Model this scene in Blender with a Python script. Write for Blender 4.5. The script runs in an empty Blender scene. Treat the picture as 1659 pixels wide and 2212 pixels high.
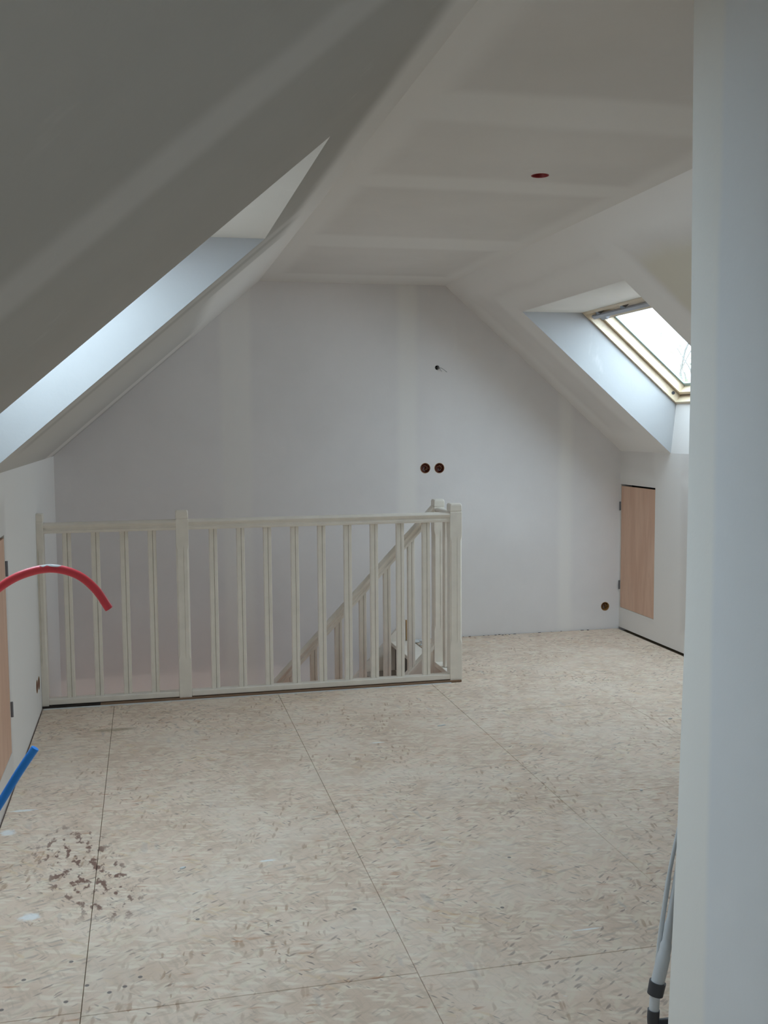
import bpy, bmesh, math, random
from mathutils import Vector, Matrix
random.seed(7)
C = bpy.context.scene.collection
S = bpy.context.scene

# ------------------------------------------------------------ camera
W, H = 1659, 2212
FPX, YAW, PITCH, ROLL, EYE = 2230.9, 12.988, -4.771, -0.423, 1.5015
def make_camera():
    yw, pt, rl = map(math.radians, (YAW, PITCH, ROLL))
    F = Vector((math.sin(yw)*math.cos(pt), math.cos(yw)*math.cos(pt), math.sin(pt)))
    R = Vector((math.cos(yw), -math.sin(yw), 0)); U = R.cross(F)
    R2 = R*math.cos(rl)+U*math.sin(rl); U2 = -R*math.sin(rl)+U*math.cos(rl)
    cd = bpy.data.cameras.new('camera'); cam = bpy.data.objects.new('camera', cd); C.objects.link(cam)
    cd.sensor_fit = 'HORIZONTAL'; cd.sensor_width = 36; cd.lens = FPX/W*36; cd.clip_start = .05
    m = Matrix((R2, U2, -F)).transposed().to_4x4(); m.translation = (0, 0, EYE)
    cam.matrix_world = m
    S.camera = cam
make_camera()

# ------------------------------------------------------------ sky, exposure
wd = bpy.data.worlds.new('overcast_sky'); S.world = wd; wd.use_nodes = True
bg = wd.node_tree.nodes['Background']
bg.inputs[0].default_value = (.69, .82, 1.0, 1); bg.inputs[1].default_value = 5.0
S.view_settings.view_transform = 'Standard'; S.view_settings.look = 'None'
S.view_settings.gamma = 1; S.view_settings.use_curve_mapping = False
S.view_settings.exposure = 1.24

# ------------------------------------------------------------ room measures (metres)
L, R, D, HC = -.5734, 3.3761, 6.9519, 2.4623
A, B = .7629, 2.0453
KL, KR = 1.3222, 1.3075
TL = (HC-KL)/(A-L); TR = (HC-KR)/(R-B)
YB = -1.4                                     # wall behind the camera
LOW = -2.55                                   # floor of the storey below

# ------------------------------------------------------------ materials
def nt(m): m.use_nodes = True; return m.node_tree
class G:
    def __init__(s, name):
        s.m = bpy.data.materials.new(name); s.t = nt(s.m); s.b = s.t.nodes['Principled BSDF']
        s.tc = s.n('ShaderNodeTexCoord')
    def n(s, typ, **k):
        n = s.t.nodes.new(typ)
        for a, v in k.items():
            if a.startswith('i_'):
                key = a[2:]
                n.inputs[int(key) if key.isdigit() else key.replace('_', ' ')].default_value = v
            else: setattr(n, a, v)
        return n
    def l(s, a, b): s.t.links.new(a, b)
    def math(s, op, a, b=None, c=None):
        n = s.n('ShaderNodeMath', operation=op)
        for i, v in enumerate((a, b, c)):
            if v is None: continue
            if hasattr(v, 'links'): s.l(v, n.inputs[i])
            else: n.inputs[i].default_value = v
        return n.outputs[0]
    def mix(s, f, a, b, mode='MIX'):
        n = s.n('ShaderNodeMix', data_type='RGBA', blend_type=mode)
        for i, v in ((0, f), (6, a), (7, b)):
            if hasattr(v, 'links'): s.l(v, n.inputs[i])
            elif i == 0: n.inputs[i].default_value = v
            else: n.inputs[i].default_value = (*v, 1)
        return n.outputs[2]
    def ramp(s, f, lo, hi, smooth=True):
        n = s.n('ShaderNodeMapRange', interpolation_type='SMOOTHSTEP' if smooth else 'LINEAR')
        s.l(f, n.inputs[0]); n.inputs[1].default_value = lo; n.inputs[2].default_value = hi
        return n.outputs[0]
    def noise(s, vec, scale, detail=3, rough=.5, out=0):
        n = s.n('ShaderNodeTexNoise'); n.inputs['Scale'].default_value = scale
        n.inputs['Detail'].default_value = detail; n.inputs['Roughness'].default_value = rough
        s.l(vec, n.inputs['Vector']); return n.outputs[out]
    def mapping(s, vec, rot=(0, 0, 0), scale=(1, 1, 1), loc=(0, 0, 0)):
        n = s.n('ShaderNodeMapping'); s.l(vec, n.inputs[0])
        n.inputs['Rotation'].default_value = rot; n.inputs['Scale'].default_value = scale; n.inputs['Location'].default_value = loc
        return n.outputs[0]
    def bump(s, h, strength, dist):
        n = s.n('ShaderNodeBump'); n.inputs['Strength'].default_value = strength; n.inputs['Distance'].default_value = dist
        s.l(h, n.inputs['Height']); s.l(n.outputs[0], s.b.inputs['Normal'])

BOARD = (.835, .785, .74); FILL = (.905, .86, .815)
def plaster(name, boxes=(), board=BOARD, fill=FILL, soft=.05, wob=.06, boxes2=(), third=(.5, .47, .40)):
    """plasterboard with filler bands; each box is ((axis,lo,hi),...) in room coordinates, None = open end"""
    g = G(name); P = g.tc.outputs['Object']
    nz = g.noise(P, 2.2, 3); nz2 = g.noise(g.mapping(P, scale=(1, 1, 1), loc=(7, 3, 1)), 9, 4, .6)
    sep = g.n('ShaderNodeSeparateXYZ'); g.l(P, sep.inputs[0])
    dn = g.math('MULTIPLY', g.math('SUBTRACT', nz, .5), wob*2)
    dn = g.math('ADD', dn, g.math('MULTIPLY', g.math('SUBTRACT', nz2, .5), wob*.5))
    def masks(bx):
        tot = None
        for box in bx:
            m = None
            for ax, lo, hi in box:
                c = g.math('ADD', sep.outputs['XYZ'.index(ax)], dn)
                for edge, sg in ((lo, 1), (hi, -1)):
                    if edge is None: continue
                    r = g.ramp(c, edge-soft, edge+soft)
                    if sg < 0: r = g.math('SUBTRACT', 1.0, r)
                    m = r if m is None else g.math('MULTIPLY', m, r)
            tot = m if tot is None else g.math('MAXIMUM', tot, m)
        return tot
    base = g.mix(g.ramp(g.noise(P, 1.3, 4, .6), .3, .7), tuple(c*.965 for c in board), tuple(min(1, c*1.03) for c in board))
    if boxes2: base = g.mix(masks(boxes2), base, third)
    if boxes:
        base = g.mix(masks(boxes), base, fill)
    base = g.mix(g.math('MULTIPLY', g.ramp(g.noise(g.mapping(P, scale=(1, 1, .35)), 5, 4, .7), .62, .8), .22), base, tuple(min(1, c*1.08) for c in fill))
    g.l(base, g.b.inputs['Base Color']); g.b.inputs['Roughness'].default_value = .82
    g.b.inputs['Specular IOR Level'].default_value = .3
    g.bump(g.noise(P, 45, 4, .6), .12, .004)
    return g.m

def paint(name, col, rough=.4, grain=.0, spec=.5):
    g = G(name); P = g.tc.outputs['Object']
    n = g.noise(P, 14, 3)
    g.l(g.mix(g.ramp(n, .3, .7), tuple(c*.96 for c in col), tuple(min(1, c*1.02) for c in col)), g.b.inputs['Base Color'])
    g.b.inputs['Roughness'].default_value = rough; g.b.inputs['Specular IOR Level'].default_value = spec
    if grain: g.bump(g.noise(g.mapping(P, scale=(60, 60, 3)), 1, 3), grain, .002)
    return g.m

def wood(name, c1, c2, c3, axis='Z', fine=40, rough=.6, wave=2.2):
    """grain running along axis"""
    g = G(name); P = g.tc.outputs['Object']
    sc = {'X': (.35, 3, 3), 'Y': (3, .35, 3), 'Z': (3, 3, .35)}[axis]
    v = g.mapping(P, scale=sc)
    big = g.noise(v, wave, 3, .5)
    rings = g.math('FRACT', g.math('MULTIPLY', big, 3.5))
    rings = g.math('ABSOLUTE', g.math('SUBTRACT', rings, .5))
    col = g.mix(g.ramp(rings, .05, .45), c1, c2)
    col = g.mix(g.math('MULTIPLY', g.ramp(g.noise(v, fine, 4, .7), .45, .75), .5), col, c3)
    g.l(col, g.b.inputs['Base Color']); g.b.inputs['Roughness'].default_value = rough
    g.bump(g.noise(v, fine*1.5, 2), .1, .002)
    return g.m

def osb(name):
    g = G(name); P = g.tc.outputs['Object']
    base = g.mix(g.ramp(g.noise(P, 3.0, 5, .65), .3, .7), (.72, .55, .42), (.86, .685, .545))
    col = base
    fib = None                       # fine fibre streaks in several directions
    for rot in (.2, 1.3, 2.4):
        f = g.noise(g.mapping(g.mapping(P, rot=(0, 0, rot)), scale=(14, 120, 1)), 1, 2, .6)
        fib = f if fib is None else g.math('MAXIMUM', fib, f)
    col = g.mix(g.math('MULTIPLY', g.ramp(fib, .56, .76), .45), col, (.52, .41, .31))
    layers = [(.3, (9, 38), (.92, .81, .66), .45, .6, 0), (1.2, (12, 50), (.62, .49, .37), .62, .5, 0), (2.2, (8, 34), (.84, .72, .56), .6, .6, 0),
              (2.8, (13, 55), (.60, .46, .34), .72, .5, 0), (.75, (10, 44), (.78, .58, .36), .80, .5, 1), (1.75, (15, 62), (.46, .29, .18), .86, .7, 1),
              (-.25, (11, 52), (.46, .37, .30), .89, .6, 1), (2.5, (22, 85), (.30, .21, .17), .90, .75, 1), (.1, (17, 60), (.55, .27, .14), .90, .6, 1), (1.5, (7, 30), (.54, .48, .43), .945, .45, 1), (.9, (30, 120), (.25, .18, .15), .93, .8, 1)]
    w = g.n('ShaderNodeVectorMath', operation='SCALE'); wn = g.noise(P, 9, 2, .6, 1)
    g.l(wn, w.inputs[0]); w.inputs['Scale'].default_value = .03
    wa = g.n('ShaderNodeVectorMath', operation='ADD'); g.l(P, wa.inputs[0]); g.l(w.outputs[0], wa.inputs[1])
    for i, (rot, sc, c, th, op, clus) in enumerate(layers):
        v0 = g.mapping(wa.outputs[0], rot=(0, 0, rot), loc=(i*3.7, i*1.3, 0))
        v = g.mapping(v0, scale=(sc[0]*1.25, sc[1]*1.25, 1))
        vo = g.n('ShaderNodeTexVoronoi', voronoi_dimensions='2D'); vo.inputs['Scale'].default_value = 1
        g.l(v, vo.inputs['Vector'])
        sp = g.n('ShaderNodeSeparateColor'); g.l(vo.outputs['Color'], sp.inputs[0])
        m = g.ramp(sp.outputs[0], th, th+.04)
        lim = g.math('ADD', .25, g.math('MULTIPLY', sp.outputs[1], .45))            # each flake its own size
        d = g.math('DIVIDE', vo.outputs['Distance'], lim)
        d = g.math('ADD', d, g.math('MULTIPLY', g.math('SUBTRACT', g.noise(v, 1.7, 2, .75), .5), 1.0))
        m = g.math('MULTIPLY', m, g.math('SUBTRACT', 1.0, g.ramp(d, .35, 1.1)))
        m = g.math('MULTIPLY', m, op)
        if clus: m = g.math('MULTIPLY', m, g.ramp(g.noise(g.mapping(P, loc=(i*2.1, -i, 0)), 1.6, 2, .7), .42, .60))
        col = g.mix(m, col, c)
    # pale plaster dust trodden into the boards
    col = g.mix(g.math('MULTIPLY', g.ramp(g.noise(g.mapping(P, loc=(4, 9, 0)), 2.4, 4, .75), .46, .66), .38), col, (.86, .75, .63))
    col = g.mix(g.math('MULTIPLY', g.ramp(g.noise(g.mapping(P, loc=(1, 5, 0), scale=(1, 1.8, 1)), 16, 3, .8), .66, .74), .4), col, (.93, .90, .87))
    # brown glue stain and plaster smears
    shared = {}
    def shared_noise(sc):
        if sc not in shared: shared[sc] = g.noise(P, sc, 3, .7)
        return shared[sc]
    def blob(cx, cy, rx, ry, lo, hi, nsc, wob, rot=0):
        v = g.mapping(P, loc=(-cx, -cy, 0)); v = g.mapping(v, rot=(0, 0, rot)); v = g.mapping(v, scale=(1/rx, 1/ry, 0))
        ln = g.n('ShaderNodeVectorMath', operation='LENGTH'); g.l(v, ln.inputs[0])
        d = g.math('ADD', ln.outputs['Value'], g.math('MULTIPLY', g.math('SUBTRACT', shared_noise(nsc), .5), wob))
        return g.math('SUBTRACT', 1.0, g.ramp(d, lo, hi))
    st = g.math('MULTIPLY', blob(-.235, 3.55, .17, .50, .5, 1.15, 3, .6, -.30), g.ramp(g.noise(g.mapping(P, scale=(1.3, .7, 1), rot=(0, 0, .9)), 24, 3, .6), .53, .62))
    col = g.mix(g.math('MULTIPLY', st, .95), col, (.22, .12, .09))
    for (cx, cy, rx, ry) in ((-.385, 3.24, .034, .026), (-.505, 4.18, .05, .012), (-.535, 3.96, .03, .03), (.375, 3.478, .03, .008), (1.04, 4.69, .035, .007), (1.251, 2.757, .045, .005)):
        col = g.mix(g.math('MULTIPLY', blob(cx, cy, rx, ry, .55, 1.2, 45, 1.3), .8), col, (.92, .93, .92))
    for (cx, cy) in ((-.24, 2.72), (-.19, 2.79), (-.24, 2.93), (-.13, 2.74), (-.09, 2.76), (-.05, 2.8), (-.4, 2.72), (-.36, 2.86), (.12, 3.1), (1.2, 3.3), (1.05, 2.95), (.6, 3.05)):
        col = g.mix(g.math('MULTIPLY', blob(cx, cy, .007, .007, .7, 1.1, 45, .3), .8), col, (.13, .11, .11))
    col = g.mix(g.math('MULTIPLY', blob(-.18, 5.22, .12, .035, .5, 1.1, 15, .8), .6), col, (.36, .26, .15))
    g.l(col, g.b.inputs['Base Color']); g.b.inputs['Roughness'].default_value = .62
    g.b.inputs['Specular IOR Level'].default_value = .35
    g.bump(g.noise(g.mapping(P, scale=(1, 2.5, 1)), 60, 4, .7), .25, .003)
    return g.m

M = {}
M['osb'] = osb('osb_boards')
M['osb_edge'] = paint('raw_board_edge', (.27, .165, .10), .85)
M['darkwall'] = wood('dark_near_wall', (.24, .17, .115), (.29, .21, .145), (.19, .13, .085), 'Z', 12, .8)  # dark tone chosen to cut bounced light behind the camera
M['deck'] = paint('joint_timber', (.36, .27, .18), .9)
M['cream'] = paint('cream_lacquer', (.92, .845, .74), .38, spec=.45)
M['gap'] = paint('dark_timber', (.045, .035, .028), .9)
M['compound'] = paint('filler_white', (.70, .70, .68), .8)
M['ply'] = wood('hatch_plywood', (.72, .45, .315), (.78, .515, .37), (.62, .38, .265), 'Z', 16, .6)
M['pine'] = wood('pale_pine', (.66, .52, .36), (.72, .59, .42), (.58, .42, .26), 'Y', 20, .4)
M['rawpine'] = wood('raw_pine', (.52, .33, .15), (.60, .40, .20), (.42, .25, .1), 'Z', 20, .6)
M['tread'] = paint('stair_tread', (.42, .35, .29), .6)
M['riser'] = paint('primed_riser', (.17, .15, .125), .7)  # dark grey-brown tone on the stair risers
M['steel'] = paint('dull_steel', (.20, .20, .215), .45); M['steel'].node_tree.nodes['Principled BSDF'].inputs['Metallic'].default_value = .7
M['barmetal'] = paint('grey_lacquer_bar', (.42, .42, .45), .35)
M['seal'] = paint('teal_grey_seal', (.30, .40, .40), .4)
M['red'] = paint('red_conduit', (.95, .085, .11), .38)
M['blue'] = paint('blue_conduit', (.02, .30, .95), .38)
M['boxred'] = paint('terracotta_box', (.22, .055, .03), .5)
M['boxorange'] = paint('ochre_box', (.34, .17, .05), .5)
M['boxrim'] = paint('tan_box_rim', (.42, .26, .12), .6)
M['capred'] = paint('crimson_ceiling_cap', (.32, .02, .02), .45)
M['black'] = paint('black_void', (.012, .012, .01), .8)
M['wire'] = paint('grey_wire', (.28, .28, .27), .5)
M['copper'] = paint('wire_brown', (.25, .09, .05), .5)
M['tube'] = paint('pale_grey_tube', (.60, .62, .64), .3)
M['darkplastic'] = paint('dark_grey_plastic', (.045, .047, .055), .45)
M['bark'] = paint('pale_bark', (.13, .125, .11), .9)
M['leaf'] = paint('young_leaf', (.15, .18, .11), .7)
M['slate'] = paint('roof_slate', (.07, .07, .08), .8)
M['terracotta'] = paint('hall_floor', (.42, .28, .23), .6)
M['hall'] = paint('hall_walls', (.70, .60, .56), .8)
def glass():
    m = bpy.data.materials.new('window_glass'); t = nt(m); t.nodes.clear()
    o = t.nodes.new('ShaderNodeOutputMaterial'); mx = t.nodes.new('ShaderNodeMixShader')
    tr = t.nodes.new('ShaderNodeBsdfTransparent'); gl = t.nodes.new('ShaderNodeBsdfGlossy')
    tr.inputs[0].default_value = (.93, .97, .96, 1); gl.inputs['Roughness'].default_value = .02; mx.inputs[0].default_value = .06
    t.links.new(tr.outputs[0], mx.inputs[1]); t.links.new(gl.outputs[0], mx.inputs[2]); t.links.new(mx.outputs[0], o.inputs[0])
    return m
M['glass'] = glass()
def lampmat():
    m = bpy.data.materials.new('added_lamp_glow'); t = nt(m); t.nodes.clear()
    o = t.nodes.new('ShaderNodeOutputMaterial'); e = t.nodes.new('ShaderNodeEmission')
    e.inputs[0].default_value = (1, .86, .78, 1); e.inputs[1].default_value = 58; t.links.new(e.outputs[0], o.inputs[0]); return m
M['lamp'] = lampmat()

# plaster surfaces, bands of joint filler where the boards meet
M['pl_gable'] = plaster('plaster_gable', [(('X', .50, .70),), (('X', 1.71, 1.84),), (('X', 2.9, 3.0),)], board=(.86, .815, .79), soft=.03, wob=.02)
M['pl_ceiling'] = plaster('plaster_ceiling', [(('X', None, .88),), (('X', 1.93, None),), (('Y', 2.93, 3.24),), (('Y', 3.95, 4.16),), (('Y', 5.22, 5.55),), (('Y', 6.55, None),), (('Y', 1.7, 2.0),)], wob=.03, board=(.765, .72, .675), fill=(.84, .80, .755))
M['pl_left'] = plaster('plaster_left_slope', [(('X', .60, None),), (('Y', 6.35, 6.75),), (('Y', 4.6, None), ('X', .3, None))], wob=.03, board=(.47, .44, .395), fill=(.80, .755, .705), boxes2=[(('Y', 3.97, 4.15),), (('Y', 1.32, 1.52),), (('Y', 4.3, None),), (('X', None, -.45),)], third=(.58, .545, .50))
M['pl_right'] = plaster('plaster_right_slope', [(('X', None, 2.2),), (('Y', 6.75, None),), (('Y', 6.21, 6.42), ('X', 2.2, None)), (('Y', 4.56, 4.8),), (('X', 2.2, 2.32), ('Y', 4.6, 6.4)), (('X', 3.2, None),)],
                        boxes2=[(('Y', None, 4.52), ('X', 2.27, None))], third=(.76, .70, .585), wob=.04)
M['pl_lwall'] = plaster('plaster_left_wall', [(('Y', 4.5, None),), (('Z', 1.2, None),)], wob=.04)
M['pl_rwall'] = plaster('plaster_right_wall', [(('Y', 6.05, 6.45),), (('Z', 1.08, 1.16),), (('Y', 5.2, 5.5),), (('Z', None, .16),)], wob=.04)
M['pl_part'] = plaster('plaster_partition', [(('Y', 1.93, None),), (('Y', .8, .95),)], fill=(.89, .87, .82), board=(.81, .82, .825), soft=.015, wob=.012)
M['pl_reveal'] = plaster('plaster_reveal', (), board=(.40, .39, .38))  # lining plaster darkened to hold back the sky glare
M['pl_header'] = plaster('plaster_header', (), board=(.70, .66, .60))  # same lining, darkened less so the head reads lighter

# ------------------------------------------------------------ mesh helpers
def link(name, bm, mat, parent=None, smooth=False):
    me = bpy.data.meshes.new(name); bmesh.ops.recalc_face_normals(bm, faces=bm.faces[:]); bm.to_mesh(me); bm.free()
    for m in (mat if isinstance(mat, (list, tuple)) else [mat]): me.materials.append(m)
    if smooth:
        for p in me.polygons: p.use_smooth = True
        me.set_sharp_from_angle(angle=math.radians(38))
    o = bpy.data.objects.new(name, me); C.objects.link(o)
    if parent: o.parent = parent; o.matrix_parent_inverse = parent.matrix_world.inverted()
    return o
def tag(o, label, cat, group=None, kind=None):
    o['label'] = label; o['category'] = cat
    if group: o['group'] = group
    if kind: o['kind'] = kind
    return o
def thing(name, label, cat, loc=(0, 0, 0), group=None, kind=None):
    o = bpy.data.objects.new(name, None); C.objects.link(o); o.location = loc
    o.matrix_world = Matrix.Translation(loc)
    return tag(o, label, cat, group, kind)
def add_box(bm, x0, x1, y0, y1, z0, z1, bevel=0, seg=1):
    vs = [bm.verts.new((x, y, z)) for x in (x0, x1) for y in (y0, y1) for z in (z0, z1)]
    fs = [(0, 1, 3, 2), (4, 6, 7, 5), (0, 4, 5, 1), (2, 3, 7, 6), (0, 2, 6, 4), (1, 5, 7, 3)]
    faces = [bm.faces.new([vs[i] for i in f]) for f in fs]
    if bevel:
        ed = {e for f in faces for e in f.edges}
        bmesh.ops.bevel(bm, geom=list(ed), offset=bevel, segments=seg, affect='EDGES', profile=.5)
def add_prism(bm, pts, y0, y1, axis='Y'):
    """pts in the plane across axis, extruded along it"""
    def P(p, t): return {'Y': (p[0], t, p[1]), 'Z': (p[0], p[1], t), 'X': (t, p[0], p[1])}[axis]
    a = [bm.verts.new(P(p, y0)) for p in pts]; b = [bm.verts.new(P(p, y1)) for p in pts]
    bm.faces.new(a); bm.faces.new(b[::-1]); n = len(pts)
    for i in range(n): bm.faces.new((a[i], a[(i+1) % n], b[(i+1) % n], b[i]))
def frames(path):
    T = []
    n = len(path)
    for i in range(n):
        d = (path[min(i+1, n-1)]-path[max(i-1, 0)]).normalized(); T.append(d)
    up = Vector((0, 0, 1)) if abs(T[0].z) < .9 else Vector((1, 0, 0))
    out = []
    for t in T:
        s = t.cross(up).normalized(); u = s.cross(t).normalized(); up = u; out.append((s, u))
    return out
def add_tube(bm, path, rad, seg=16, cap=True):
    path = [Vector(p) for p in path]; rs = rad if isinstance(rad, (list, tuple)) else [rad]*len(path)
    rings = []
    for p, (s, u), r in zip(path, frames(path), rs):
        rings.append([bm.verts.new(p+s*r*math.cos(2*math.pi*k/seg)+u*r*math.sin(2*math.pi*k/seg)) for k in range(seg)])
    for a, b in zip(rings, rings[1:]):
        for k in range(seg): bm.faces.new((a[k], a[(k+1) % seg], b[(k+1) % seg], b[k]))
    if cap: bm.faces.new(rings[0][::-1]); bm.faces.new(rings[-1])
def spline(pts, n=8):
    P = [Vector(p) for p in pts]; P = [P[0]*2-P[1]]+P+[P[-1]*2-P[-2]]; out = []
    for i in range(1, len(P)-2):
        for k in range(n):
            t = k/n; a, b, c, d = P[i-1:i+3]
            out.append(.5*((2*b)+(c-a)*t+(2*a-5*b+4*c-d)*t*t+(3*b-a-3*c+d)*t**3))
    out.append(P[-2]); return out
def cut(o, cutter_bm):
    me = bpy.data.meshes.new('cutter'); bmesh.ops.recalc_face_normals(cutter_bm, faces=cutter_bm.faces[:]); cutter_bm.to_mesh(me); cutter_bm.free()
    c = bpy.data.objects.new('cutter', me); C.objects.link(c)
    md = o.modifiers.new('holes', 'BOOLEAN'); md.operation = 'DIFFERENCE'; md.object = c; md.solver = 'EXACT'
    dg = bpy.context.evaluated_depsgraph_get(); new = bpy.data.meshes.new_from_object(o.evaluated_get(dg))
    o.modifiers.clear(); old = o.data; o.data = new; new.name = o.name
    bpy.data.objects.remove(c); bpy.data.meshes.remove(me); bpy.data.meshes.remove(old)
def add_cyl(bm, c, axis, r, depth, seg=32, r2=None):
    c = Vector(c); a = Vector(axis).normalized()
    add_tube(bm, [c, c+a*depth], [r, r2 if r2 else r], seg)

# ------------------------------------------------------------ the setting
YR = 5.717            # front face of the railing
HX = 1.80             # right edge of the stair opening at the head of the stairs
HX2 = 1.765           # right edge beside the short return railing
YBK = 6.10            # line of the descending rail
# floor: dark deck under the boards, the boards are its children
bm = bmesh.new()
add_box(bm, L-.7, R+.7, YB-.12, YR+.005, -.22, -.0185)
add_box(bm, HX2, R+.7, YR+.005, YBK+.03, -.22, -.0185)
add_box(bm, HX, R+.7, YBK+.03, D+.14, -.22, -.0185)
floor = tag(link('floor', bm, M['deck']), 'chipboard strand flooring, pale and dusty, with visible panel joints', 'floor', kind='structure')
G_ = .0009
cols = [(L+.004, -.198, [YB+.01, .21, 1.43, 2.66, 3.884+1.25, 5.70]), (-.198, .695, [YB+.01, .2, 1.42, 2.64, 3.884, 5.70]), (.695, 1.592, [YB+.01, .18, 1.40, 2.617, 3.806, 5.06, 5.70]),
        (1.592, 2.49, [YB+.01, .18, 1.40, 2.617, 3.806, 5.06, 6.3, D-.006]), (2.49, R-.012, [YB+.01, .8, 2.02, 3.24, 4.46, 5.69, D-.006])]
for ci, (xa, xb, ys) in enumerate(cols):
    for ya, yb in zip(ys, ys[1:]):
        bm = bmesh.new()
        if ci == 3 and yb > 5.1:                        # boards notched round the stair opening
            x0, x1, a, b = xa+G_, xb-G_, ya+G_, yb-G_
            if b < 6.31: pts = [(x0, a), (x1, a), (x1, b), (HX, b), (HX, YBK+.03), (HX2, YBK+.03), (HX2, YR-.017), (x0, YR-.017)]
            else: pts = [(HX, a), (x1, a), (x1, b), (HX, b)]
            add_prism(bm, pts, -.018, 0, 'Z')
        else:
            add_box(bm, xa+G_, xb-G_, ya+G_, yb-G_, -.018, 0, .0012)
        link('floor_panel', bm, M['osb'], floor)
bm = bmesh.new()     # dab of plaster along the floor edge in front of the railing
n = 120; pts0 = []
for i in range(n+1):
    x = L+.01+(1.70-L)*i/n; w = .010+.005*math.sin(i*1.7)+random.uniform(-.003, .003)
    if x < .1 and random.random() < .75: w += random.uniform(.002, .010)
    pts0.append((x, 5.699-w, 5.702))
for (xa, a0, a1), (xb, b0, b1) in zip(pts0, pts0[1:]):
    va = [bm.verts.new(v) for v in ((xa, a0, .0005), (xa, a1, .0005), (xa, a1, .003), (xa, a0+.003, .003), (xb, b0, .0005), (xb, b1, .0005), (xb, b1, .003), (xb, b0+.003, .003))]
    for f in ((0, 1, 2, 3), (7, 6, 5, 4), (0, 4, 5, 1), (1, 5, 6, 2), (2, 6, 7, 3), (3, 7, 4, 0)): bm.faces.new([va[k] for k in f])
link('plaster_bead', bm, M['compound'], floor)

# gable wall at the far end (one prism seen from inside), holes are cut below
bm = bmesh.new()
add_prism(bm, [(L-.12, LOW), (R+.12, LOW), (R+.12, KR-.1), (B+.02, HC+.12), (A-.02, HC+.12), (L-.12, KL-.1)], D, D+.14)
wall_far = tag(link('wall_far', bm, M['pl_gable']), 'plastered gable end wall with sloping shoulders behind the railing', 'wall', kind='structure')
bm = bmesh.new()
HOLES = [(1.901, 1.205, .0345), (2.003, 1.204, .0345), (3.266, .167, .031)]
for x, z, r in HOLES: add_cyl(bm, (x, D-.01, z), (0, 1, 0), r, .06)
add_cyl(bm, (1.990, D-.01, 1.901), (0, 1, 0), .016, .07, 20)
cut(wall_far, bm)

# knee walls
def knee(name, x, out, z0, ys, hatch, mat, label, zk):
    bm = bmesh.new(); x1 = x+out*.10
    ya, yb = ys; ha, hb, hz0, hz1 = hatch
    xa, xb = min(x, x1), max(x, x1)
    add_box(bm, xa, xb, ya, ha, z0, zk); add_box(bm, xa, xb, hb, yb, z0, zk)
    add_box(bm, xa, xb, ha, hb, z0, hz0); add_box(bm, xa, xb, ha, hb, hz1, zk)
    bmesh.ops.remove_doubles(bm, verts=bm.verts[:], dist=1e-5)
    return tag(link(name, bm, mat), label, 'wall', kind='structure')
HR = (6.419, 6.937, .160, 1.066); HL = (3.948, 4.466, .150, 1.066)
wall_right = knee('wall_right', R, 1, .012, (YB, D), HR, M['pl_rwall'], 'low plastered knee wall on the right under the roof slope', KR)
wall_left = knee('wall_left', L, -1, .004, (YB, 5.70), HL, M['pl_lwall'], 'low plastered knee wall on the left under the roof slope', KL)
bm = bmesh.new(); add_box(bm, L-.10, L, 5.70, D, LOW, KL)
o = link('stairwell_wall', bm, M['pl_lwall'], wall_left)
bm = bmesh.new()
for y, z in ((5.497, .176), (5.590, .172)): add_cyl(bm, (L-.05, y, z), (1, 0, 0), .033, .06)
cut(wall_left, bm)

# sloping ceilings with roof window openings
def slope(name, sgn, xk, zk, xr, tan, wys, xh, mat, label):
    """sgn +1 right / -1 left. inner plane from the knee (xk,zk) to the ridge edge (xr,HC)"""
    nx, nz = sgn*tan, 1.0; ln = math.hypot(nx, nz); n = (nx/ln, nz/ln)
    OFF = .35; T = .51                                                    # vertical depth of the lining, of the roof
    zin = lambda x: zk+(xk-x)*tan*sgn
    hz = zin(xh)
    hx2 = xh+sgn*OFF/tan                                          # horizontal header meets the window plane
    sx = xk+sgn*.033; sz = zin(sx)+OFF                                      # sill, almost vertical
    th = (T-OFF)*1/ln                                             # perpendicular thickness beyond the window plane
    hp = (hx2+n[0]*th, hz+n[1]*th); sp = (sx+n[0]*th, sz+n[1]*th)
    xe = xk+sgn*.62
    out_k = (xe, zin(xe)+T); low_k = (xe, zin(xe)+.02)
    top_in = (xr-sgn*.02, HC+.017); top_out = (xr-sgn*.02, HC+T)
    bm = bmesh.new()
    full = [(xk, zk), (xr, HC), top_in, top_out, out_k, low_k]
    prev = YB
    for wy0, wy1 in wys:
        add_prism(bm, full, prev, wy0); prev = wy1
        add_prism(bm, [(xh, hz), (xr, HC), top_in, top_out, hp, (hx2, hz)], wy0, wy1)
        add_prism(bm, [(xk, zk), (sx, sz), sp, out_k, low_k], wy0, wy1)
    add_prism(bm, full, prev, D+.14)
    # lining sides darkened against sky glare, headers less so: every face that is not the room side keeps its own material
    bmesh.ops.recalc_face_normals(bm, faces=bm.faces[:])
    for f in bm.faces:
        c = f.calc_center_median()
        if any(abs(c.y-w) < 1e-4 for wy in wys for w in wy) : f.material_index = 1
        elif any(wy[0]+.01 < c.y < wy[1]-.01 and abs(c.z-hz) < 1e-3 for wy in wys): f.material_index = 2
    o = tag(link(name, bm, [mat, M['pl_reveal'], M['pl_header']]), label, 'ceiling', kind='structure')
    return [dict(n=n, h=(hx2, hz), s=(sx, sz), y0=a, y1=b, sgn=sgn, th=th, o=o) for a, b in wys]
RW, = slope('ceiling_right', 1, R, KR, B, TR, [(4.79, 6.215)], 2.335, M['pl_right'], 'sloping plasterboard ceiling on the right around the visible roof window')
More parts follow.
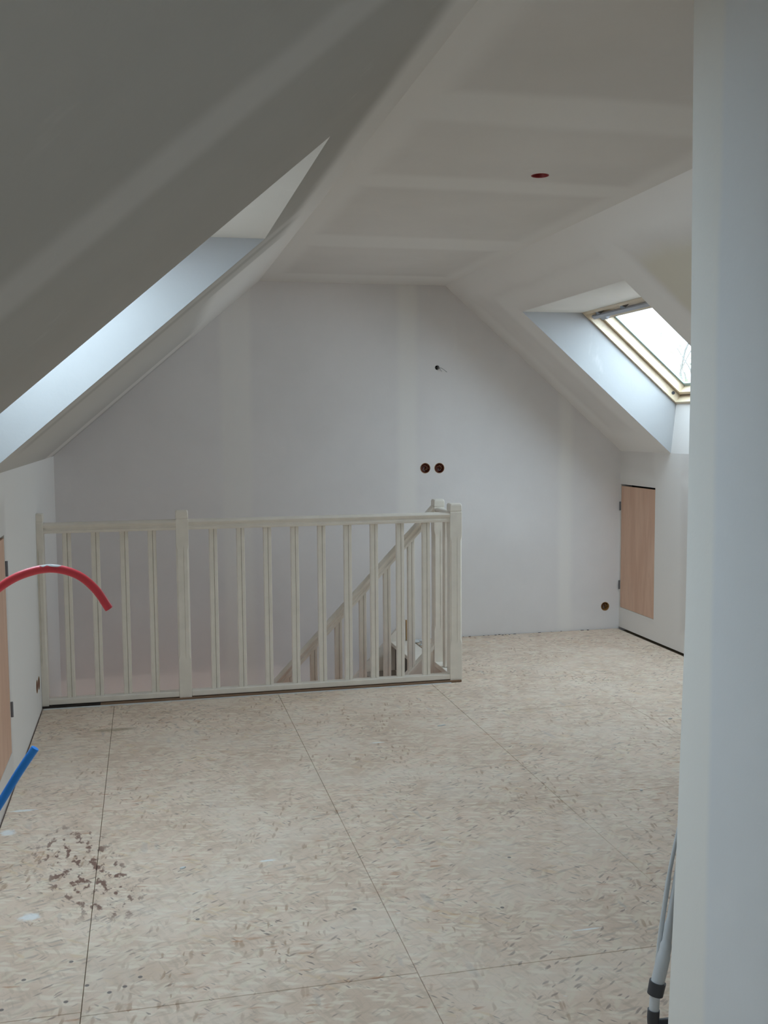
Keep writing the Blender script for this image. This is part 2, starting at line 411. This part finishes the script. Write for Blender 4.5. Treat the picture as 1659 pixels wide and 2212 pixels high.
NW, LW = slope('ceiling_left', -1, L, KL, A, TL, [(-1.32, -.12), (2.53, 3.93)], .457, M['pl_left'], 'dark sloping plasterboard ceiling on the left above the pipes')

# flat ceiling
bm = bmesh.new(); add_box(bm, A-.03, B+.03, YB, D+.14, HC, HC+.15)
ceiling = tag(link('ceiling', bm, M['pl_ceiling']), 'flat plasterboard ceiling strip with filled joints', 'ceiling', kind='structure')
SX, SY = 1.517, 3.848
bm = bmesh.new(); add_cyl(bm, (SX, SY, HC-.02), (0, 0, 1), .033, .07); cut(ceiling, bm)

# partition on the right and the wall behind the camera
PX, PY = 1.15, 2.06
def zr(x): return KR+(R-x)*TR if x > B else HC
bm = bmesh.new(); add_prism(bm, [(YB, .003), (2.094, .003), (2.062, .55), (2.040, 1.1), (2.036, 1.6), (2.050, HC-.001), (YB, HC-.001)], PX, PX+.10, 'X')
tag(link('wall_partition', bm, M['pl_part']), 'tall pale plastered partition filling the right edge of the view', 'wall', kind='structure')
bm = bmesh.new()
add_prism(bm, [(L-.12, -.2), (R+.12, -.2), (R+.12, KR-.1), (B+.02, HC+.12), (A-.02, HC+.12), (L-.12, KL-.1)], YB-.12, YB)
tag(link('wall_near', bm, M['darkwall']), 'unseen wall behind the photographer, darkened to cut bounced light', 'wall', kind='structure')

bm = bmesh.new(); add_box(bm, R+.60, R+.70, YB-.12, D+.14, -.22, 1.25); add_box(bm, R+.1, R+.70, D+.0005, D+.14, -.22, 1.25)  # unseen boxes added outside the knee walls to block sky light
tag(link('wall_right_eave', bm, M['hall']), 'unseen outer wall added behind the right knee wall to stop light leaks', 'wall', kind='structure')
bm = bmesh.new(); add_box(bm, L-.70, L-.60, YB-.12, D+.14, -.22, 1.27); add_box(bm, L-.70, L-.10, D+.0005, D+.14, -.22, 1.27)
tag(link('wall_left_eave', bm, M['hall']), 'unseen outer wall added behind the left knee wall to stop light leaks', 'wall', kind='structure')
# storey below, seen down the stairwell
bm = bmesh.new()
add_box(bm, L-.1, 3.5, 3.2, D+.14, LOW-.1, LOW)
tag(link('lower_floor', bm, M['terracotta']), 'warm tiled floor of the hall below the stairs', 'floor', kind='structure')
bm = bmesh.new()
add_box(bm, L-.1, 3.5, 3.1, 3.2, LOW, -.22); add_box(bm, 3.4, 3.5, 3.2, D, LOW, -.22); add_box(bm, L-.1, L, 3.2, 5.70, LOW, -.0)
tag(link('lower_walls', bm, M['hall']), 'plastered walls of the hall below the stairs', 'wall', kind='structure')
bm = bmesh.new(); add_cyl(bm, (.55, 4.6, -.22), (0, 0, -1), .16, .05, 28, .14)  # unseen lamp, added to light the stairwell from below
lamp = thing('added_lamp', 'added unseen lamp lighting the hall below the stairs', 'lamp', (.55, 4.6, -.22))
link('lamp_base', bm, M['compound'], lamp)
bm = bmesh.new(); add_cyl(bm, (.55, 4.6, -.27), (0, 0, -1), .13, .03, 28, .11); link('diffuser', bm, M['lamp'], lamp)

# ------------------------------------------------------------ roof windows
def roof_window(name, q, label, bar_near):
    root = thing(name, label, 'window', ((q['h'][0]+q['s'][0])/2, (q['y0']+q['y1'])/2, (q['h'][1]+q['s'][1])/2), kind='structure')
    h = Vector((q['h'][0], 0, q['h'][1])); s = Vector((q['s'][0], 0, q['s'][1])); n = Vector((q['n'][0], 0, q['n'][1]))
    ln = (s-h).length; dv = (s-h)/ln; y0, y1 = q['y0'], q['y1']
    def P(y, v, k): return h+dv*v+n*k+Vector((0, y, 0))
    def ring(bm, y0, y1, v0, v1, w, k0, k1, wt=None, wb=None):
        wt = w if wt is None else wt; wb = w if wb is None else wb
        o = [(y0, v0), (y1, v0), (y1, v1), (y0, v1)]; i = [(y0+w, v0+wt), (y1-w, v0+wt), (y1-w, v1-wb), (y0+w, v1-wb)]
        V = [[bm.verts.new(P(a, b, k)) for a, b in r] for k in (k0, k1) for r in (o, i)]
        for j in range(4):
            m = (j+1) % 4
            for a, b in ((0, 1), (1, 3), (3, 2), (2, 0)): bm.faces.new((V[a][j], V[a][m], V[b][m], V[b][j]))
    def bar(bm, ya, yb, va, vb, ka, kb, bev=0):
        vs = [bm.verts.new(P(a, b, c)) for a in (ya, yb) for b in (va, vb) for c in (ka, kb)]
        fs = [bm.faces.new([vs[i] for i in f]) for f in ((0, 1, 3, 2), (4, 6, 7, 5), (0, 4, 5, 1), (2, 3, 7, 6), (0, 2, 6, 4), (1, 5, 7, 3))]
        if bev: bmesh.ops.bevel(bm, geom=list({e for f in fs for e in f.edges}), offset=bev, segments=2, affect='EDGES')
    e = .001; th = q['th']
    bm = bmesh.new(); ring(bm, y0+e, y1-e, e, ln-e, .020, .0, .062, .022, .020); fr = link('outer_frame', bm, M['pine'], root)
    bm = bmesh.new(); ring(bm, y0+.004, y1-.004, .004, ln-.004, .029, .0635, .125); link('dark_rebate', bm, M['gap'], root)
    bm = bmesh.new(); ring(bm, y0+.034, y1-.034, .034, ln-.034, .022, .053, .1175, .094, .022); sash = link('sash', bm, M['pine'], root)
    bm = bmesh.new(); ring(bm, y0+.0565, y1-.0565, .1285, ln-.0565, .024, .106, .1172); link('glazing_seal', bm, M['seal'], sash)
    bm = bmesh.new(); bar(bm, y0+.058, y1-.058, .130, ln-.058, .112, .116); link('glass_pane', bm, M['glass'], sash)
    bm = bmesh.new(); bar(bm, y0-.02, y1+.02, -.06, -.001, .1215, .132); bar(bm, y0-.02, y1+.02, ln+.001, ln+.06, .1215, .132)
    bar(bm, y0-.06, y0-.001, -.06, ln+.06, .1215, .132); bar(bm, y1+.001, y1+.06, -.06, ln+.06, .1215, .132)
    link('outer_flashing', bm, M['slate'], root)
    # ventilation bar along the head with its brackets
    bm = bmesh.new(); bar(bm, y0+.03, y1-.040, .052, .082, .008, .028, .004); vb = link('ventilation_bar', bm, M['barmetal'], root)
    for yy in [y1-.15-.34*i for i in range(4)]:
        bm = bmesh.new()
        pts = [(yy-.034, .053), (yy+.034, .053), (yy+.010, .026), (yy-.008, .026)]
        a = [bm.verts.new(P(y, v, .012)) for y, v in pts]; b = [bm.verts.new(P(y, v, .050)) for y, v in pts]
        bm.faces.new(a); bm.faces.new(b[::-1])
        for j in range(4): bm.faces.new((a[j], a[(j+1) % 4], b[(j+1) % 4], b[j]))
        link('bracket', bm, M['steel'], vb)
    bm = bmesh.new(); bar(bm, y1-.20, y1-.12, .080, .104, .012, .050, .003); link('latch', bm, M['barmetal'], vb)
    for yy, dd in ((y1-.019, -1), (y0+.019, 1)):
        bm = bmesh.new(); add_cyl(bm, P(yy, ln-.074, .033), (0, dd, 0), .011, .006, 18); link('screw_cap', bm, M['darkplastic'], fr)
    ld = bpy.data.lights.new(name+'_portal', 'AREA'); ld.shape = 'RECTANGLE'; ld.size = y1-y0+.02; ld.size_y = ln+.02
    ld.cycles.is_portal = True
    lo = bpy.data.objects.new(name+'_portal', ld); C.objects.link(lo)
    zax = n; xax = Vector((0, 1, 0)); yax = zax.cross(xax)
    m = Matrix((xax, yax, zax)).transposed().to_4x4(); m.translation = P((y0+y1)/2, ln/2, .14); lo.matrix_world = m
    return root
roof_window('window_1', RW, 'pine framed roof window with grey ventilation bar in the right slope', True)
roof_window('window_2', LW, 'roof window in the left slope lighting the blue-white reveal', False)

roof_window('window_added', NW, 'added roof window out of view beside the photographer, lighting the room', False)  # unseen window, added to light the partition and near floor

# ------------------------------------------------------------ hatches in the knee walls
def hatch(name, x, out, hh, hinges, label, hin_label):
    ha, hb, z0, z1 = hh
    root = thing(name, label, 'hatch', (x, (ha+hb)/2, z0), kind='structure')
    bm = bmesh.new(); xa, xb = sorted((x+out*.001, x+out*.019)); add_box(bm, xa, xb, ha+.003, hb-.003, z0+.002, z1-.013, .0012)
    p = link('hatch_panel', bm, M['ply'], root)
    bm = bmesh.new(); xa, xb = sorted((x+out*.085, x+out*.097)); add_box(bm, xa, xb, ha, hb, z0, z1); link('hatch_void_sheet', bm, M['black'], root)  # black sheet put in for the dark void behind the hatch
    for z in hinges:
        yk = hb+.004
        bm = bmesh.new(); add_cyl(bm, (x-out*.005, yk, z-.032), (0, 0, 1), .0055, .064, 12)
        h = link('hinge', bm, M['steel'], p)
    return root
hatch('door_1', R, 1, HR, (.905, .325), 'reddish plywood hatch in the right knee wall beside the gable', '')
hatch('door_2', L, -1, HL, (.925, .333), 'plywood hatch in the left knee wall at the left edge of view', '')

# ------------------------------------------------------------ railings
def post_mesh(bm, cx, cy, w, z0, z1, c0=.24, c1=.86, half=None):
    """square newel: rounded cap, groove under it, stop chamfers and a fine groove down each face"""
    hw = w/2
    def ring(z, s, ch, gr):
        out = []; a = hw*s
        for (ux, uy) in ((0, -1), (1, 0), (0, 1), (-1, 0)):
            tx, ty = -uy, ux
            for t, g in ((-a+ch, 0), (.10*a, 0), (.16*a, gr), (.22*a, 0), (a-ch, 0)):
                out.append(bm.verts.new((cx+ux*(a-g)+tx*t, cy+uy*(a-g)+ty*t, z)))
        return out
    zt = z1
    prof = [(z0, 1, .002, 0), (z0+c0-.03, 1, .002, 0), (z0+c0, 1, .009, .0035), (c1-.03, 1, .009, .0035), (c1, 1, .002, 0), (zt-.052, 1, .002, 0), (zt-.049, .93, .002, 0), (zt-.044, .93, .002, 0),
            (zt-.041, 1, .003, 0), (zt-.012, 1, .004, 0), (zt-.004, .95, .006, 0), (zt, .84, .009, 0)]
    rs = [ring(*p) for p in prof]; n = len(rs[0])
    bm.faces.new(rs[0][::-1]); bm.faces.new(rs[-1])
    for a, b in zip(rs, rs[1:]):
        for k in range(n): bm.faces.new((a[k], a[(k+1) % n], b[(k+1) % n], b[k]))
    if half is not None:
        bmesh.ops.bisect_plane(bm, geom=bm.verts[:]+bm.edges[:]+bm.faces[:], plane_co=(half, 0, 0), plane_no=(-1, 0, 0), clear_outer=True)
        bmesh.ops.holes_fill(bm, edges=[e for e in bm.edges if e.is_boundary], sides=0)
RAILP = [(-.021, 0), (.021, 0), (.024, .006), (.024, .014), (.018, .019), (.018, .027), (.026, .033), (.029, .043), (.024, .052), (.013, .057), (-.013, .057), (-.024, .052), (-.029, .043), (-.026, .033), (-.018, .027), (-.018, .019), (-.024, .014), (-.024, .006)]
def rail(bm, p0, p1, prof, vertical_ends=True):
    p0, p1 = Vector(p0), Vector(p1); d = (p1-p0).normalized(); side = d.cross(Vector((0, 0, 1))).normalized(); up = side.cross(d).normalized()
    rings = []
    for p in (p0, p1):
        r = []
        for a, b in prof:
            v = side*a+up*b
            hd = Vector((d.x, d.y, 0)).normalized(); k = v.dot(hd)/max(d.dot(hd), 1e-6)
            r.append(bm.verts.new(p+v-d*k))
        rings.append(r)
    n = len(prof); bm.faces.new(rings[0][::-1]); bm.faces.new(rings[1])
    for k in range(n): bm.faces.new((rings[0][k], rings[0][(k+1) % n], rings[1][(k+1) % n], rings[1][k]))
def baluster_mesh(bm, w, d, z0, z1, sl=0.0):
    """fluted square baluster centred on the origin; sl tilts both ends"""
    a, b = w/2, d/2; c = .004; g = .0055
    pts = [(-a+c, -b), (.05*a, -b), (.14*a, -b+g), (.23*a, -b), (a-c, -b), (a, -b+c), (a, b-c), (a-c, b), (.23*a, b), (.14*a, b-g), (.05*a, b), (-a+c, b), (-a, b-c), (-a, -b+c)]
    lo = [bm.verts.new((x, y, z0+x*sl)) for x, y in pts]; hi = [bm.verts.new((x, y, z1+x*sl)) for x, y in pts]
    n = len(pts); bm.faces.new(lo[::-1]); bm.faces.new(hi)
    for k in range(n): bm.faces.new((lo[k], lo[(k+1) % n], hi[(k+1) % n], hi[k]))
YC = YR+.034
bal = thing('balustrade', 'cream lacquered balustrade across the front of the stair opening with returning corner', 'railing', (.6, YC, 0))
bm = bmesh.new(); post_mesh(bm, L+.002, YC, .068, .012, 1.05, half=L+.0008); link('post', bm, M['cream'], bal)
bm = bmesh.new(); post_mesh(bm, .186, YC, .068, .012, 1.05); link('post', bm, M['cream'], bal)
bm = bmesh.new(); post_mesh(bm, 1.7465, YC, .072, .012, 1.05); link('post', bm, M['cream'], bal)
segs = [(L+.036, .152), (.220, 1.7105)]
for a, b in segs:
    bm = bmesh.new(); rail(bm, (a, YC-.006, .943), (b, YC-.006, .943), RAILP); link('handrail', bm, M['cream'], bal, True)
    bm = bmesh.new(); add_box(bm, a, b, YR+.001, YR+.058, .016, .046, .003, 2); link('bottom_rail', bm, M['cream'], bal)
me0 = None
for x in (-.4225, -.2745, -.1235, .0245, .354, .505, .654, .808, .961, 1.112, 1.266, 1.42, 1.575):
    if me0 is None:
        bm = bmesh.new(); baluster_mesh(bm, .045, .030, .0455, .9445); o = link('baluster', bm, M['cream'], bal); me0 = o.data
    else:
        o = bpy.data.objects.new('baluster', me0); C.objects.link(o); o.parent = bal; o.matrix_parent_inverse = bal.matrix_world.inverted()
    o.location = (x, YC+.006, 0)
# return towards the stair head
YP = YBK                                     # rear newel centre
bm = bmesh.new(); rail(bm, (1.7465, YC+.037, .943), (1.7465, YP-.036, .943), RAILP); link('handrail', bm, M['cream'], bal, True)
bm = bmesh.new(); add_box(bm, 1.715, 1.778, YC+.037, YP-.036, .012, .042, .003, 2); link('bottom_rail', bm, M['cream'], bal)
o = bpy.data.objects.new('baluster', me0); C.objects.link(o); o.parent = bal; o.matrix_parent_inverse = bal.matrix_world.inverted()
o.location = (1.7465, (YC+YP)/2, 0); o.rotation_euler = (0, 0, math.pi/2)
# dark brown strip standing in for the dark gap under the railing
bm = bmesh.new(); add_box(bm, -.27, 1.775, YR-.014, YR+.06, .0012, .012)
gap_fill = link('gap_strip', bm, M['osb_edge'], bal); gap_fill['label'] = 'brown strip in place of the dark gap under the bottom rail'
bm = bmesh.new(); add_box(bm, L+.002, -.27, YR-.008, YR+.05, .0012, .012); link('gap_strip', bm, M['gap'], bal)

# balustrade going down with the stairs
SLP = 1.042
st = thing('staircase', 'cream staircase with descending handrail going down along the gable behind the front railing', 'staircase', (1.2, 6.5, LOW))
bm = bmesh.new(); post_mesh(bm, 1.7465, YP, .068, -.45, 1.05, c0=.72, c1=.86); link('post', bm, M['cream'], st)
def on(x, z0): return z0+(x-1.712)*SLP
XE = -.35
bm = bmesh.new(); rail(bm, (XE, YBK, on(XE, .935)), (1.7125, YBK, .935), [(a, b) for a, b in RAILP]); link('handrail', bm, M['cream'], st, True)
for k in range(13):
    x = 1.573-.1525*k
    if x < XE+.1: break
    bm = bmesh.new(); zt = on(x, .938)+.004; zb = on(x, .152); baluster_mesh(bm, .045, .030, zb, zt, SLP)
    o = link('baluster', bm, M['cream'], st); o.location = (x, YBK, 0)

# staircase
stair = st
def string(y0, y1, off, dep, xt):
    bm = bmesh.new(); xl = -.72+.0
    pts = [(xt, on(xt, off)), (xl, on(xl, off)), (xl, on(xl, off)-dep), (xt, on(xt, off)-dep)]
    add_prism(bm, [(max(p[0], L+.002), on(max(p[0], L+.002), off) if i < 2 else on(max(p[0], L+.002), off)-dep) for i, p in enumerate(pts)], y0, y1)
    return bm
link('outer_string', string(YBK-.022, YBK+.022, .120, .30, 1.712), M['cream'], stair)
bm = bmesh.new(); rail(bm, (L+.01, YBK, on(L+.01, .120)), (1.7125, YBK, .120), [(-.032, 0), (.032, 0), (.032, .018), (.028, .022), (-.028, .022), (-.032, .018)]); link('string_cap', bm, M['cream'], stair)
link('wall_string', string(D-.028, D-.001, .115, .33, 1.745), M['cream'], stair)
RISE, GO = .2, .192
x = 1.640; z = -.004
bm = bmesh.new(); add_box(bm, x, HX-.004, YBK+.036, D-.004, z-.026, z, .004, 2); link('landing_nosing', bm, M['cream'], stair)
for k in range(12):
    if x < L+.25: break
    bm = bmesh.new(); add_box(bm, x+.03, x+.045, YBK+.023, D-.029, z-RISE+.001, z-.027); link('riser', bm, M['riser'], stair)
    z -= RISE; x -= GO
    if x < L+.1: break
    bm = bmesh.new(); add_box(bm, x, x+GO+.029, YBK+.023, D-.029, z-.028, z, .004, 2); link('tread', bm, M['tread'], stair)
# ragged plaster and board edge at the head of the stairs
bm = bmesh.new()
for i in range(9):
    cx, cy = HX+random.uniform(-.01, .05), 6.70+random.uniform(0, .22); s = random.uniform(.008, .022)
    add_box(bm, cx-s, cx+s, cy-s*.8, cy+s*.8, .0005, s*.6, s*.25)
cr = link('plaster_crumbs', bm, M['compound']); tag(cr, 'broken bits of plaster on the floor edge at the stair head', 'rubble', kind='stuff')
bm = bmesh.new(); add_box(bm, 1.752, 1.772, D-.022, D-.002, .0015, .142, .001)
tag(link('wood_offcut', bm, M['rawpine']), 'short raw pine offcut standing against the gable at the stair head', 'offcut')
bm = bmesh.new()
for i in range(26):
    cx = random.uniform(1.9, 3.2); cy = D-random.uniform(.004, .03); s = random.uniform(.002, .005)
    add_box(bm, cx-s*1.6, cx+s*1.6, cy-s*.6, cy+s*.6, .0004, s*.7, s*.2)
tag(link('joint_shade_crumbs', bm, M['gap']), 'dark crumbs along the foot of the gable wall, darkening the shaded joint', 'rubble', kind='stuff')  # crumbs also put the joint's shade in as dark colour

# ------------------------------------------------------------ loose plaster chips on the boards
CH = [(1.411, 4.879, .026, .006, .2, 'white plaster sliver on the boards in front of the corner post'), (1.95, 3.791, .009, .006, 1, 'tiny white plaster chip on the boards near the partition'),
      (.089, 3.483, .012, .007, .5, 'small white plaster chip on the boards between the two long joints'), (2.577, 4.705, .014, .006, .1, 'white plaster chip on the far boards near the right knee wall')]
for cx, cy, a, b, r, lb in CH:
    bm = bmesh.new(); n = 9
    lo = []; hi = []
    for k in range(n):
        t = 2*math.pi*k/n; q = random.uniform(.7, 1.1); X, Y_ = a*q*math.cos(t), b*q*math.sin(t)
        p = Vector((cx+X*math.cos(r)-Y_*math.sin(r), cy+X*math.sin(r)+Y_*math.cos(r), .0006)); lo.append(bm.verts.new(p)); hi.append(bm.verts.new((p-Vector((cx, cy, 0)))*.8+Vector((cx, cy, .004))))
    bm.faces.new(lo[::-1]); bm.faces.new(hi)
    for k in range(n): bm.faces.new((lo[k], lo[(k+1) % n], hi[(k+1) % n], hi[k]))
    tag(link('plaster_chip', bm, M['compound']), lb, 'debris', 'plaster chips on the floor')

# ------------------------------------------------------------ electrical boxes
def ebox(c, ax, r, mat, label, rot=0, screws=True, group='open electrical boxes'):
    """ax points out of the wall into the room"""
    c = Vector(c); ax = Vector(ax); root = thing('electrical_box', label, 'electrical box', c, group)
    up = Vector((0, 0, 1)) if abs(ax.z) < .5 else Vector((0, 1, 0)); sd = up.cross(ax).normalized()
    def ringm(prof, mt, nm, seg=36):
        bm = bmesh.new(); rs = []
        for rr, dd in prof: rs.append([bm.verts.new(c+ax*dd+(sd*math.cos(2*math.pi*k/seg)+up*math.sin(2*math.pi*k/seg))*rr) for k in range(seg)])
        for a, b in zip(rs, rs[1:]+([rs[0]] if nm == 'rim' else [])):
            for k in range(seg): bm.faces.new((a[k], a[(k+1) % seg], b[(k+1) % seg], b[k]))
        if nm != 'rim': bm.faces.new(rs[-1])
        return link(nm, bm, mt, root, True)
    ringm([(r*.99, -.0005), (r*1.09, -.0005), (r*1.08, .0015), (r*.99, .001)], M['boxrim'], 'rim')
    cup = ringm([(r*.985, 0), (r*.95, -.002), (r*.93, -.042), (.004, -.043)], mat, 'cup')
    if screws:
        for s in (-1, 1):
            bm = bmesh.new(); p = c+(sd*math.cos(rot)+up*math.sin(rot))*(s*r*.80); add_cyl(bm, p-ax*.03, ax, .0035, .025, 12); link('screw_post', bm, mat, cup)
    for i in range(3):
        t = rot+.7+i*2.1; q = c+(sd*math.cos(t)+up*math.sin(t))*r*.35
        bm = bmesh.new(); add_tube(bm, spline([q-ax*.04, q-ax*.02+sd*.008, c-ax*.012+(sd*math.cos(t+1)+up*math.sin(t+1))*r*.5, c-ax*.018+(sd*math.cos(t+2)+up*math.sin(t+2))*r*.6], 6), .0016, 8)
        link('wire', bm, (M['copper'], M['wire'], M['boxrim'])[i % 3] if screws else M['copper'], root, True)
    return root
ebox((1.901, D, 1.205), (0, -1, 0), .0335, M['boxred'], 'left of the two round terracotta socket boxes side by side on the gable')
ebox((2.003, D, 1.204), (0, -1, 0), .0335, M['boxred'], 'right of the two round terracotta socket boxes side by side on the gable', .8)
ebox((3.266, D, .167), (0, -1, 0), .030, M['boxorange'], 'single round ochre socket box low on the gable beside the hatch', .3)
ebox((L, 5.497, .176), (1, 0, 0), .032, M['boxred'], 'nearer of two terracotta socket boxes low on the left knee wall')
ebox((L, 5.590, .172), (1, 0, 0), .032, M['boxred'], 'farther of two terracotta socket boxes low on the left knee wall', .5)
# lamp cap in the ceiling
cap = ebox((SX, SY, HC), (0, 0, -1), .032, M['capred'], 'crimson round lamp box recessed in the flat ceiling', .4, group='open electrical boxes')
for o in cap.children:
    if o.name.startswith('rim'): o.data.materials[0] = M['capred']
# wall light cable outlet
wl = thing('cable_outlet', 'small dark hole with two grey wires high on the gable', 'cable', (1.990, D, 1.901))
bm = bmesh.new(); add_cyl(bm, (1.990, D+.045, 1.901), (0, 1, 0), .0158, .012, 24); link('hole_dark_disc', bm, M['black'], wl)  # black disc gives the hole its inner shade
bm = bmesh.new(); add_tube(bm, spline([(1.992, D+.04, 1.902), (2.000, D-.004, 1.900), (2.018, D-.02, 1.894), (2.036, D-.03, 1.880), (2.050, D-.036, 1.868)], 6), .0016, 8); link('wire', bm, M['wire'], wl, True)
bm = bmesh.new(); add_tube(bm, spline([(1.990, D+.04, 1.900), (1.999, D-.003, 1.897), (2.008, D-.012, 1.889), (2.018, D-.016, 1.872)], 6), .0012, 8); link('wire', bm, M['wire'], wl, True)

# ------------------------------------------------------------ pipes rising beside the left wall
def pipe(name, pts, r, mat, label):
    root = thing(name, label, 'pipe', pts[0])
    path = spline(pts, 8); bm = bmesh.new(); add_tube(bm, path, r, 20, cap=False)
    # open end with a wall thickness
    end, prev = path[-1], path[-2]; d = (end-prev).normalized()
    add_tube(bm, [end-d*.03, end-d*.0001], r*.78, 20, cap=False)
    link('sleeve', bm, mat, root, True)
    bm = bmesh.new(); add_tube(bm, [end-d*.001, end+d*.0015], [r, r*.96], 20); link('end_lip', bm, mat, root)
    bm = bmesh.new(); add_tube(bm, [Vector(pts[0]), Vector(pts[0])+Vector((0, 0, .012))], r*1.35, 20); link('floor_collar', bm, M['darkplastic'], root)
    return root, path
red, path = pipe('red_pipe', [(-.50, 2.42, .0008), (-.505, 2.43, .35), (-.50, 2.45, .75), (-.46, 2.48, .97), (-.40, 2.49, 1.08), (-.334, 2.5, 1.137), (-.282, 2.5, 1.165), (-.221, 2.5, 1.176), (-.164, 2.5, 1.160), (-.123, 2.5, 1.124), (-.093, 2.5, 1.076)], .0098, M['red'],
                 'red flexible pipe sleeve arching in from the left edge')
bm = bmesh.new()
i0 = min(range(len(path)), key=lambda i: (path[i]-Vector((-.221, 2.5, 1.176))).length)
rr = []
seg = 10
sub = path[i0-3:i0+4]
for j, (p, (s, u)) in enumerate(zip(sub, frames(sub))):
    wdt = (.12, .38, .30, .55, .42, .6, .1)[j]
    rr.append([bm.verts.new(p+(u*math.cos(t)+s*math.sin(t)) * (.0101)) for t in [(.45+.15*math.sin(j*2))+wdt*(k/seg*2-1) for k in range(seg+1)]])
for a, b in zip(rr, rr[1:]):
    for k in range(seg): bm.faces.new((a[k], a[k+1], b[k+1], b[k]))
pm = link('paint_mark', bm, M['compound'], red, True); pm['label'] = 'white paint scuff on the crown of the arch'
pipe('blue_pipe', [(-.515, 2.33, .0008), (-.515, 2.35, .22), (-.475, 2.40, .43), (-.409, 2.44, .546), (-.345, 2.45, .644), (-.303, 2.45, .711), (-.265, 2.45, .766)], .0095, M['blue'], 'straight blue flexible pipe sleeve leaning in below the red one')

# ------------------------------------------------------------ tubular pole behind the partition
YT = 2.235
def pp(u, v, y=YT):                                  # room coordinates measured off the photograph at the pole's distance
    return None
pole = thing('tubular_pole', 'pale grey tube with dark collar standing behind the partition end', 'pole', (1.19, YT, 0))
# (photo trace converted to metres at y = 2.235)
T0 = [(1.1905, .000), (1.191, .05), (1.199, .118), (1.2165, .205), (1.232, .268), (1.2395, .345), (1.25, .50)]
bm = bmesh.new(); add_tube(bm, spline([(1.199, YT, .118), (1.2165, YT, .190), (1.226, YT+.004, .225), (1.241, YT+.01, .30), (1.272, YT+.012, .48)], 6), [.0165]*7+[.0145]*5+[.0115]*5+[.0085]*8, 20); link('tapered_tube', bm, M['tube'], pole, True)
bm = bmesh.new(); add_tube(bm, [(1.1945, YT, .095), (1.2015, YT, .127)], [.0195, .0205], 24); link('collar', bm, M['darkplastic'], pole, True)
bm = bmesh.new(); add_tube(bm, spline([(1.1925, YT, .020), (1.1925, YT, .06), (1.1955, YT, .1)], 4), .0125, 20); link('lower_tube', bm, M['tube'], pole, True)
bm = bmesh.new(); add_tube(bm, spline([(1.1915, YT, .056), (1.1905, YT, .03), (1.196, YT, .0165), (1.225, YT-.004, .0155), (1.30, YT-.006, .0155)], 5), .0150, 20); link('elbow_foot', bm, M['darkplastic'], pole, True)
bm = bmesh.new(); add_tube(bm, spline([(1.208, YT+.022, .150), (1.219, YT+.022, .24), (1.2315, YT+.022, .33), (1.246, YT+.022, .42), (1.282, YT+.022, .58)], 6), [.0045]*4+[.0058]*8+[.0062]*4+[.005]*9, 14); link('thin_rod', bm, M['tube'], pole, True)

# ------------------------------------------------------------ tree outside the right roof window
def tree(x, y, z0, h):
    root = thing('bare_tree', 'pale twiggy tree outside, seen through the bottom of the roof window', 'tree', (x, y, z0))
    bm = bmesh.new(); lf = bmesh.new(); rnd = random.Random(3)
    def grow(p, d, ln, r, dep):
        q = p+d*ln; mid = (p+q)/2+Vector([rnd.uniform(-1, 1)*ln*.06 for _ in range(3)])
        add_tube(bm, [p, mid, q], [r, r*.85, r*.7], 6 if dep < 3 else 4)
        if dep >= 5:
            for _ in range(5):
                c = q+Vector([rnd.uniform(-.22, .22) for _ in range(3)]); s = rnd.uniform(.02, .05)
                a, b = [Vector([rnd.uniform(-1, 1) for _ in range(3)]).normalized() for _ in range(2)]
                vs = [lf.verts.new(c+a*s), lf.verts.new(c+b*s*.6), lf.verts.new(c-a*s), lf.verts.new(c-b*s*.6)]; lf.faces.new(vs)
            return
        for _ in range(3 if dep else 5):
            nd = (d+Vector([rnd.uniform(-.75, .75), rnd.uniform(-.75, .75), rnd.uniform(-.3, .6)])).normalized()
            grow(q, nd, ln*rnd.uniform(.6, .8), r*.62, dep+1)
    grow(Vector((x, y, z0)), Vector((0, 0, 1)), h*.36, .16, 0)
    link('trunk', bm, M['bark'], root); o = link('foliage', lf, M['leaf'], root); o['kind'] = 'stuff'
tree(9.15, 15.2, -6.15, 8.1)
bm = bmesh.new(); add_box(bm, -40, 60, -40, 60, -6.5, -6.3)
tag(link('ground', bm, M['hall']), 'garden ground outside far below the roof windows', 'ground', kind='structure')
